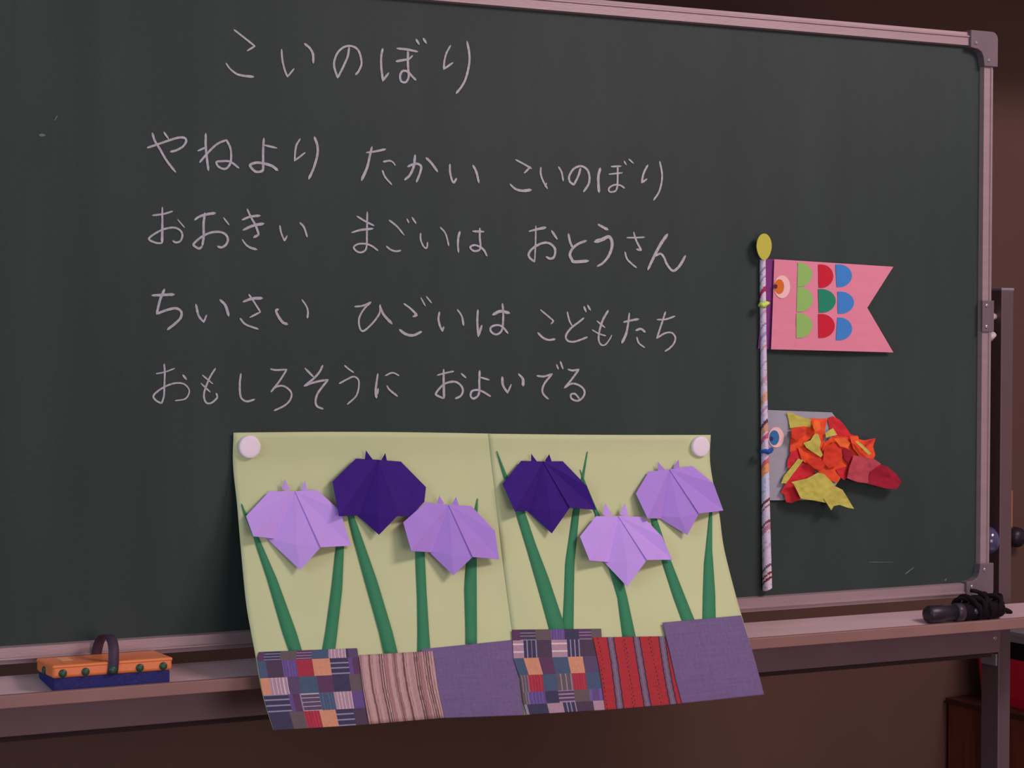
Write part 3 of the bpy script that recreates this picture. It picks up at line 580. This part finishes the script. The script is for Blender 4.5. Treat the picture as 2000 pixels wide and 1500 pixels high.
for k in range(K + 1):
    v = lerp(507, 1151, k / K); s = k / K
    x0 = lerp(1486.8, 1490, s) if s > .2 else lerp(1486.6, 1486.8, s * 5); x1 = lerp(1497, 1507, s ** 1.4)
    pL, pR = P(x0, v, -0.008), P(x1, v, -0.008); rr = (pR.x - pL.x) / 2 * 0.93; cx = (pL.x + pR.x) / 2
    for j in range(N):
        a = 2 * math.pi * j / N
        vs.append((cx + rr * math.cos(a), -0.0005 - rr - rr * math.sin(a), pL.z + (0.003 * math.cos(a) if k == K else 0)))
mb.add(vs, [(k*N + j, k*N + (j+1) % N, (k+1)*N + (j+1) % N, (k+1)*N + j) for k in range(K) for j in range(N)] + [tuple(range(N)), tuple(K*N + j for j in range(N))])
mb.c = [polecol(lerp(507, 1151, k / K), 2 * math.pi * j / N) for k in range(K) for j in range(N)] + [C(206,176,198)] * 2
mb.build('pole', M['print'], kp, smooth=True, normals=True)
# yellow egg-shaped finial
n = 40; pts = []
for i in range(n):
    a = 2 * math.pi * i / n; hw = 14.6 * (1 - 0.13 * math.sin(a) * (1 if math.sin(a) > 0 else .3)); p = P(1491.8 + hw * math.cos(a), 482 + 25.8 * math.sin(a), -0.013)
    pts.append((p.x, p.z))
b = MB(); b.prism(pts, -0.0142, -0.0128); b.build('finial', M['yellow'], kp)
def flat(mb, pts, lift, org):
    ox, oy, mg = org
    ps_ = [P(ox + a / mg, oy + c / mg, -lift) for a, c in pts]; mb.add(ps_, [tuple(range(len(ps_)))])
K1 = (1440, 440, 5.556); K2 = (1440, 780, 5.882)
def grid_poly(pts, org, lift, amp, seed, cuts=3, curl=None, name='', m=None, parent=None, thick=0.0003, scale=60.0):
    ox, oy, mg = org
    bm = bmesh.new(); vs = [bm.verts.new((ox + a / mg, oy + c / mg, 0)) for a, c in pts]
    f = bm.faces.new(vs); bmesh.ops.triangulate(bm, faces=[f])
    for _ in range(cuts): bmesh.ops.subdivide_edges(bm, edges=[e for e in bm.edges if e.calc_length() > 4.0], cuts=1, use_grid_fill=False); bmesh.ops.triangulate(bm, faces=bm.faces)
    org_ = ROOT[parent.name]
    for v in bm.verts:
        u_, v_ = v.co.x, v.co.y
        y = lift + amp * (noise.noise(Vector((u_ / scale * 3, v_ / scale * 3, seed))) + 0.5 * noise.noise(Vector((u_ / scale * 8, v_ / scale * 8, seed + 5))))
        if curl: y += curl(u_, v_)
        v.co = P(u_, v_, -max(0.0006, y)) - org_
    me = bpy.data.meshes.new(name); bm.to_mesh(me); bm.free(); me.materials.append(m)
    o = bpy.data.objects.new(name, me); COL.objects.link(o); o.parent = parent; ROOT[o.name] = org_
    md = o.modifiers.new('thickness', 'SOLIDIFY'); md.thickness = thick; md.offset = 0
    return o
# pink carp: the head end sits on the pole, the tail stands a little off the board
pc = carp_part('pink_carp', None, kp); pc['label'] = 'pink paper carp with rows of half-round scales'
pcurl = lambda u, v: 0.005 + 0.004 * math.sin(min(1, max(0, (u - 1490) / 255)) * math.pi) + 0.002 * (v - 500) / 180
grid_poly([(402,368),(850,396),(1270,423),(1693,450),(1410,895),(1693,1380),(1200,1366),(800,1356),(366,1346),(380,1000)], K1, 0, .0004, 1, 4, pcurl, 'body', M['pink'], pc)
grid_poly([(318,367),(402,367),(395,800),(366,1347),(226,1338),(250,1000),(262,368)], K1, -.0003, 0, 2, 3, lambda u, v: 0.0035, 'head_band', M['purple'], pc)
def ell(cx, cy, rx, ry, clip=None, n=28):
    out = [(cx + rx * math.cos(2*math.pi*i/n), cy + ry * math.sin(2*math.pi*i/n)) for i in range(n)]
    if clip is not None: out = [(max(a, clip + 0.05 * i / n), c) for i, (a, c) in enumerate(out)]
    return out
def paper(name, pts, org, lift, m, parent, curl=None, label=None):
    mb = MB(); ox, oy, mg = org; qs = []
    for a, c in pts:
        u, v = ox + a / mg, oy + c / mg; qs.append(P(u, v, -(lift + (curl(u, v) if curl else 0))))
    mb.add(qs, [tuple(range(len(qs)))]); return mb.build(name, m, parent, thick=0.0003, label=label)
paper('eye_white', ell(486, 668, 88, 124, 404), K1, .0009, M['cream'], pc, pcurl)
paper('eye_iris', ell(456, 665, 52, 80), K1, .0014, M['orange'], pc, pcurl)
paper('eye_pupil', ell(416, 664, 20, 24), K1, .0019, M['maroon'], pc, pcurl)
for x0, x1, y0, y1, sl, m in ((657,812,405,665,-6,'leafgreen'),(650,820,668,938,-6,'leafgreen'),(641,815,955,1222,0,'leafgreen'),(878,1042,425,678,6,'red'),(878,1068,692,948,6,'seagreen'),(878,1058,962,1222,4,'red'),
                              (1066,1244,425,670,14,'blue'),(1088,1266,720,958,4,'blue'),(1086,1246,1000,1246,-14,'blue')):
    cy, ry = (y0 + y1) / 2, (y1 - y0) / 2; w = x1 - x0
    pts = [(x0, y0), (x0 + sl, y1)] + [(x0 + sl*.5 + 0.18*w + (w - sl*.5 - 0.18*w) * math.cos(a), cy + ry * math.sin(a)) for a in [math.pi/2 - math.pi*i/18 for i in range(0, 19)]]
    paper('scale', pts, K1, .0009, M[m], pc, pcurl)
b = MB(); c = P(1491, 595, -0.014)
b.tube([P(1483.5, 597, -0.010), P(1487, 594, -0.0155), P(1492, 595.5, -0.018), P(1497, 592.5, -0.0155), P(1501.5, 592, -0.010)], [.003, .0035, .004, .0035, .002], 10)
b.tube([P(1485, 592, -0.013), P(1491, 597, -0.019), P(1494, 599.5, -0.017)], [.0025, .0035, .0025], 10)
b.build('tie', M['lime'], kp, smooth=True)
# grey carp with tissue scraps
gc = carp_part('grey_carp', None, kp); gc['label'] = 'grey paper carp covered in crumpled red, orange and yellow tissue'
gcurl = lambda u, v: 0.0025 + 0.004 * math.sin(min(1, max(0, (u - 1490) / 200)) * math.pi)
grid_poly([(352,122),(720,136),(1085,150),(1130,208),(1250,340),(1300,700),(1195,900),(1120,1000),(1095,1155),(700,1158),(285,1160),(290,900),(330,600),(345,300)], K2, 0.0, .0003, 3, 3, lambda u, v: gcurl(u, v) + (0.008 if False else 0), 'body', M['grey'], gc)
paper('eye_white', ell(446, 436, 90, 118), K2, .0011, M['cream'], gc, gcurl)
paper('eye_iris', ell(425, 440, 56, 85), K2, .0016, M['iris_blue'], gc, gcurl)
paper('eye_pupil', ell(393, 452, 19, 27), K2, .0021, M['ink_blue'], gc, gcurl)
b = MB(); kk = lambda a, c, y: P(1440 + a / 5.882, 780 + c / 5.882, y)
b.tube([kk(262,600,-.010), kk(285,600,-.018), kk(320,590,-.021), kk(350,605,-.019), kk(380,592,-.013), kk(398,572,-.009)], [.0022, .0028, .0030, .0036, .0036, .003], 10)
b.build('mouth', M['mouth'], gc, smooth=True)
SC_ = [
 ('t_red', [(1035,215),(1100,192),(1175,235),(1235,300),(1300,400),(1400,430),(1290,490),(1150,430),(1060,340)]),
 ('t_yellow', [(568,145),(640,158),(700,190),(870,240),(855,325),(700,318),(606,332),(590,240)]),
 ('t_orange', [(845,212),(940,225),(1040,218),(1010,330),(1000,430),(990,560),(930,600),(860,480),(862,330)]),
 ('t_orange', [(620,335),(760,308),(870,330),(900,400),(840,450),(770,500),(830,600),(740,700),(650,640),(604,600),(612,450)]),
 ('t_red', [(700,570),(620,600),(578,700),(572,790),(640,790),(720,740),(760,690)]),
 ('t_red', [(730,720),(880,790),(900,850),(780,920),(640,960),(770,1050),(730,1150),(620,1190),(560,1180),(540,1090),(500,1070),(560,960)]),
 ('t_orange', [(690,540),(800,580),(950,640),(1000,500),(1100,420),(1250,430),(1390,520),(1530,560),(1570,690),(1350,650),(1310,760),(1180,800),(1080,830),(960,830),(860,790),(740,700)]),
 ('t_orange', [(860,780),(1000,830),(1110,800),(1190,890),(1150,960),(1060,930),(960,850)]),
 ('t_yellow', [(700,680),(758,700),(690,790),(560,965),(503,965),(535,880),(620,780)]),
 ('t_red', [(1130,805),(1290,760),(1290,850),(1230,930),(1190,900)]),
 ('t_yellow', [(1010,390),(1060,350),(1100,330),(1150,410),(1085,420),(1020,440)]),
 ('t_crimson', [(1205,580),(1260,565),(1335,610),(1320,690),(1280,745),(1225,680)]),
 ('t_orange', [(1290,425),(1380,415),(1400,460),(1460,470),(1590,445),(1480,505),(1470,540),(1520,570),(1560,540),(1585,640),(1560,700),(1450,680),(1400,650),(1330,560)]),
 ('t_yellow', [(895,390),(930,400),(962,490),(945,560),(985,640),(960,665),(840,590),(795,555),(760,500),(840,470)]),
 ('t_rose', [(1340,640),(1450,660),(1580,690),(1650,740),(1530,830),(1495,965),(1380,950),(1260,905),(1290,770)]),
 ('t_crimson', [(1640,750),(1720,770),(1830,860),(1888,950),(1830,1032),(1700,1022),(1495,968),(1530,830)]),
 ('t_yellow', [(930,840),(1000,860),(1060,920),(1120,985),(1080,1080),(1030,1190),(910,1060),(870,1160),(730,1140),(840,1060),(900,1000),(650,975),(620,950),(800,910)]),
 ('t_yellow', [(1110,990),(1210,1040),(1265,1130),(1342,1258),(1270,1245),(1175,1212),(1110,1225),(1080,1275),(1000,1150),(920,1060),(1010,1020)]),
 ('t_yellow', [(1350,480),(1380,475),(1450,530),(1540,622),(1512,640),(1430,560)]),
]
M['t_deep'] = tissue('deep_orange_tissue', (206, 56, 40)); M['t_ochre'] = tissue('ochre_tissue', (168, 136, 68)); M['t_lightorange'] = tissue('light_orange_tissue', (230, 96, 48))
SC_[14:14] = [('t_deep', [(1000,560),(1100,500),(1190,540),(1210,650),(1150,760),(1050,790),(980,720)]), ('t_deep', [(625,345),(730,318),(800,360),(760,430),(680,470),(622,440)]),
              ('t_lightorange', [(1110,450),(1230,440),(1300,500),(1270,560),(1180,540)]), ('t_deep', [(860,660),(960,680),(1010,760),(960,820),(880,790),(800,720)]),
              ('t_lightorange', [(880,235),(950,250),(960,340),(900,380),(870,320)])]
SC_ += [ ('t_red', [(1480,505),(1540,460),(1592,445),(1530,500),(1500,540)])]
for i, (mk, pts) in enumerate(SC_):
    lift = 0.0020 + 0.0007 * i
    grid_poly(pts, K2, lift, .0022, i * 3.7, 4, lambda u, v: gcurl(u, v), 'tissue_scrap', M[mk], gc, 0.00015, 75.0)

# ------------------------------------------------------------------ chalk eraser on the tray
def E(x, y): return (x / 4.0, 1200 + y / 4.0)
zf = z_tray - 0.004
yf = TF + SK * (PZ(200, 1340, zf).x - 0.1) + 0.0115
xl = P(*E(412, 470), yf).x; xr = P(*E(1347, 400), yf).x
ztop = (P(*E(412, 402), yf).z + P(*E(1350, 338), yf).z) / 2
zmid = (P(*E(405, 502), yf).z + P(*E(1345, 440), yf).z) / 2
yb = yf + 0.0695
er = thing('chalkboard_eraser', ((xl + xr) / 2, (yf + yb) / 2, zf), 'orange chalkboard eraser with black hand strap and navy felt pad, lying on the chalk tray', 'eraser')
b = MB(); b.box((xl, yf, zmid), (xr, yb, ztop)); b.build('body', M['eraser'], er, bevel=0.004).modifiers[0].segments = 4
b = MB(); b.box((xl - 0.0006, yf - 0.0006, ztop - 0.0045), (xr + 0.0006, yb + 0.0006, ztop + 0.0004)); b.build('rim', M['eraser'], er, bevel=0.0022)
b = MB()
nx, ny = 30, 12
b.box((xl + 0.002, yf + 0.002, zf), (xr - 0.002, yb - 0.001, zmid + 0.001))
for v in b.v:
    if v.z < zmid: v.z = zfloor(v.y - SK * (v.x - 0.1)) + 0.0008
b.build('felt_pad', M['felt'], er, bevel=0.003)
def stud(x, y, z, ax): 
    q = MB(); q.lathe((x, y, z), ax, [(0.0052, -0.0005), (0.0052, 0.0008), (0.0042, 0.0022), (0.002, 0.0028)], 20); q.build('stud', M['eyelet'], er, smooth=True)
zs = (ztop + zmid) / 2 - 0.002
for ex in (490, 668, 1092, 1275):
    stud(P(*E(ex, 440), yf).x, yf, zs, (0, -1, 0)); stud(P(*E(ex, 440), yf).x, yb, zs, (0, 1, 0))
stud(xl, (yf + yb) / 2, zs, (-1, 0, 0)); stud(xr, (yf + yb) / 2, zs, (1, 0, 0))
xs = P(*E(875, 430), yf).x; sw = 0.0068
def strap_path():
    p = [(yf - 0.0012, zmid + 0.001), (yf - 0.0014, zs), (yf - 0.0012, ztop - 0.001)]
    n = 16; ym, a, h = (yf + yb) / 2, (yb - yf) / 2, 0.029
    for i in range(1, n):
        t = math.pi * i / n; p.append((ym - a * math.cos(t) * (1 - 0.05 * math.sin(t)), ztop + h * math.sin(t) ** 0.8))
    return p + [(yb + 0.0012, ztop - 0.001), (yb + 0.0014, zs), (yb + 0.0012, zmid + 0.001)]
sp = strap_path(); b = MB(); vs = []
for i, (y, z) in enumerate(sp):
    s = i / len(sp); off = 0.006 * math.sin(math.pi * s)
    for sgn in (-1, 1): vs.append((xs + off + sgn * sw, y, z))
b.add(vs, [(2*i, 2*i+1, 2*i+3, 2*i+2) for i in range(len(sp)-1)]); st = b.build('strap', M['strap'], er, thick=0.0012, smooth=True)
stud(xs, yf - 0.002, zs, (0, -1, 0))
l1, l2 = PZ(*E(430, 342), ztop), PZ(*E(575, 362), ztop)
b = MB(); b.box((min(l1.x, l2.x), yf + 0.034, ztop), (max(l1.x, l2.x), yf + 0.060, ztop + 0.0008)); b.build('sticker', M['label'], er, label='faded pale sticker')

# ------------------------------------------------------------------ black gadget with cord at the right end of the tray
yg = TF + SK * 0.7 + 0.030
def G(x, y, yy=None): return P(1780 + x / 9.09, 1110 + y / 9.09, yg if yy is None else yy)
g0 = G(300, 930); rg = 0.0135
bl = thing('microphone', (G(900, 900).x, yg, zf), 'black handheld microphone wrapped in its cord at the right end of the chalk tray', 'microphone')
zc = zfloor(TF + 0.030) + rg + 0.0008
b = MB(); x0 = G(265, 930).x; x1 = G(1620, 830).x; L = x1 - x0
b.lathe((x0, yg, zc), (1, 0, 0), [(0.006, 0), (0.011, 0.001), (rg, 0.004), (rg, L*.20), (rg*.9, L*.22), (rg*.9, L*.36)], 24); b.build('head', M['black'], bl, smooth=True)
b = MB(); b.lathe((x0 + L*.36, yg, zc), (1, 0, 0), [(rg*.92, 0), (rg*1.05, .001), (rg*1.05, L*.09), (rg*.92, L*.095)], 24); b.build('collar', mat('dark_grey_ring', alb(56, 40, 52), 0.35), bl, smooth=True)
b = MB(); b.lathe((x0 + L*.45, yg, zc), (1, 0, 0), [(rg*.95, 0), (rg*1.0, L*.02), (rg*1.0, L*.46), (rg*.86, L*.52), (rg*.5, L*.55)], 24); b.build('handle', M['black2'], bl, smooth=True)
b = MB(); b.lathe((G(1060, 860).x, yg - rg + 0.001, zc + 0.002), (0, -1, 0.1), [(0.005, 0), (0.005, 0.001), (0.0035, 0.0022), (0.001, 0.0026)], 16); b.build('switch', M['glass'], bl, smooth=True)
def cord(pts, r, name='cord'):
    c = catmull([Vector(p) for p in pts], 7); bb = MB(); bb.tube(c, r, 10); bb.build(name, M['black2'], bl, smooth=True)
for j in range(9):                                        # cord wound unevenly round the handle
    xc = x0 + L * (.54 + .05 * j); pts = []; tx, ty = random.uniform(-.010, .010), random.uniform(-.012, .012); g = random.uniform(.9, 1.25)
    for i in range(17):
        a = 2 * math.pi * i / 16; pts.append((xc + tx * math.sin(a) + ty * math.cos(a), yg + 0.006 + (rg + .003) * g * math.cos(a), zc + 0.0045 + (rg + .0015) * max(math.sin(a) * g, -1)))
    cord(pts, random.uniform(.0030, .0044))
yk = yg + 0.02
cord([G(620, 760, yk), G(760, 690, yk), G(950, 650, yk), G(1150, 640, yk), G(1290, 560, yk), G(1230, 450, yk), G(1130, 400, yk), G(1060, 400, yk)], 0.0030)
cord([G(1100, 405, yk), G(1230, 430, yk), G(1370, 520, yk), G(1390, 610, yk), G(1330, 680, yk), G(1420, 740, yk)], 0.0028)
cord([G(1180, 720, yk), G(1240, 560, yk), G(1290, 470, yk), G(1330, 560, yk), G(1300, 680, yk)], 0.0058)
cord([G(1300, 700, yk), G(1480, 700, yk), G(1650, 730, yk), G(1760, 790, yk), G(1700, 850, yk + .002)], 0.0038)
cord([G(700, 740, yk), G(900, 700, yk), G(1100, 720, yk), G(1300, 730, yk), G(1500, 760, yk)], 0.0052)

# ------------------------------------------------------------------ things behind the board at the lower right
def PX(u, v, x):                               # the photo position on a plane of constant X
    d = ray(u, v); return CAM + d * ((x - CAM.x) / d.x)
pc_ = P(1849, 1362, WALL - 0.01); xc0 = pc_.x; zcab = pc_.z; yc0 = 0.22
cab = thing('wooden_cabinet', (xc0 + 0.25, 0.48, 0), 'red-brown wooden cabinet standing behind the right post of the chalkboard', 'cabinet')
b = MB(); b.box((xc0 + .004, yc0 + .006, 0), (xc0 + 0.5, WALL - .01, zcab - .012)); b.build('carcass', M['wood'], cab, bevel=0.002)
b = MB(); b.box((xc0 - .002, yc0, zcab - .012), (xc0 + .504, WALL - .008, zcab)); b.build('top_board', mat('dark_wood_top', (0.05, 0.018, 0.014), 0.5), cab, bevel=0.002)
ys1, ys2 = PX(1906, 1450, xc0).y, PX(1924, 1450, xc0).y
b = MB(); b.box((xc0, ys2, 0.02), (xc0 + .006, ys1, zcab - .0125)); b.build('side_batten', mat('dark_wood_batten', (0.07, 0.022, 0.014), 0.5), cab)
b = MB(); b.box((xc0 + .03, yc0 - .008, .06), (xc0 + .48, yc0 + .006, zcab - .04)); dr = b.build('door', M['wood'], cab, bevel=0.002)
b = MB(); b.tube([(xc0 + .44, yc0 - .008, zcab - .18), (xc0 + .44, yc0 - .03, zcab - .18), (xc0 + .44, yc0 - .03, zcab - .26), (xc0 + .44, yc0 - .008, zcab - .26)], .004, 10); b.build('handle', M['palegrey'], dr)
# red bin with black lid
yr0, yr1 = 0.36, 0.70
x0 = P(1897, 1281, yr1).x; x1 = x0 + 0.30
zr1 = PX(1988, 1290, x0).z
bn = thing('red_bin', ((x0 + x1) / 2, (yr0 + yr1) / 2, zcab), 'bright red tapered bin with black lid on top of the red-brown cabinet', 'bin')
def frustum(x0, x1, y0, y1, z0, z1, t, n=6):
    mb = MB(); rings = []
    for z, k in ((z0, t), (z0 + .02, t * .55), (z1, 0)):
        pts = []
        for cx_, cy_, a0 in ((x1 - .03 - k, y0 + .03 + k, -math.pi/2), (x1 - .03 - k, y1 - .03 - k, 0), (x0 + .03 + k, y1 - .03 - k, math.pi/2), (x0 + .03 + k, y0 + .03 + k, math.pi)):
            for i in range(n + 1): a = a0 + math.pi/2 * i / n; pts.append((cx_ + .03 * math.cos(a), cy_ + .03 * math.sin(a), z))
        rings.append(pts)
    m = len(rings[0]); vs = [p for r in rings for p in r]
    mb.add(vs, [(i*m+j, i*m+(j+1) % m, (i+1)*m+(j+1) % m, (i+1)*m+j) for i in range(2) for j in range(m)] + [tuple(range(m-1, -1, -1)), tuple(2*m+j for j in range(m))]); return mb
frustum(x0, x1, yr0, yr1, zcab, zr1, .010).build('tub', M['redplastic'], bn, smooth=False)
zl1, zl2 = PX(1988, 1256, x0).z, PX(1988, 1243, x0).z
frustum(x0 + .001, x1 + .002, yr0, yr1, zr1, zl1, .001).build('lid', M['black2'], bn)
frustum(x0 - .001, x1 + .003, yr0 - .001, yr1 + .001, zl1, zl2, .001).build('lid_rim', M['palegrey'], bn)
# strip and knob on the wall
c1, c2 = P(1965, 958, WALL), P(1975, 1057, WALL)
b = MB(); b.box((c1.x, WALL - .004, c2.z), (c2.x, WALL, c1.z)); tag(b.build('wooden_strip', M['tan'], None, bevel=.0008), 'narrow tan wooden strip upright on the brown wall beside the black coat hook', 'strip')
c = P(1989, 1050, WALL - .03)
hk = thing('coat_hook', (c.x, WALL, c.z), 'black rounded coat hook on the brown wall at the right edge', 'hook')
b = MB(); b.lathe((c.x + .002, WALL, c.z), (0, -1, 0), [(.010, 0), (.016, .004), (.021, .016), (.020, .028), (.012, .036), (.004, .038)], 24)
o = b.build('boss', M['black'], hk, smooth=True)
b = MB(); b.lathe((c.x + .016, WALL - .036, c.z - .006), (0, -1, 0), [(.005, 0), (.005, .004), (.002, .006)], 14); b.build('highlight_spot', M['palegrey'], hk, smooth=True)  # pale disc stands in for the highlight on the boss
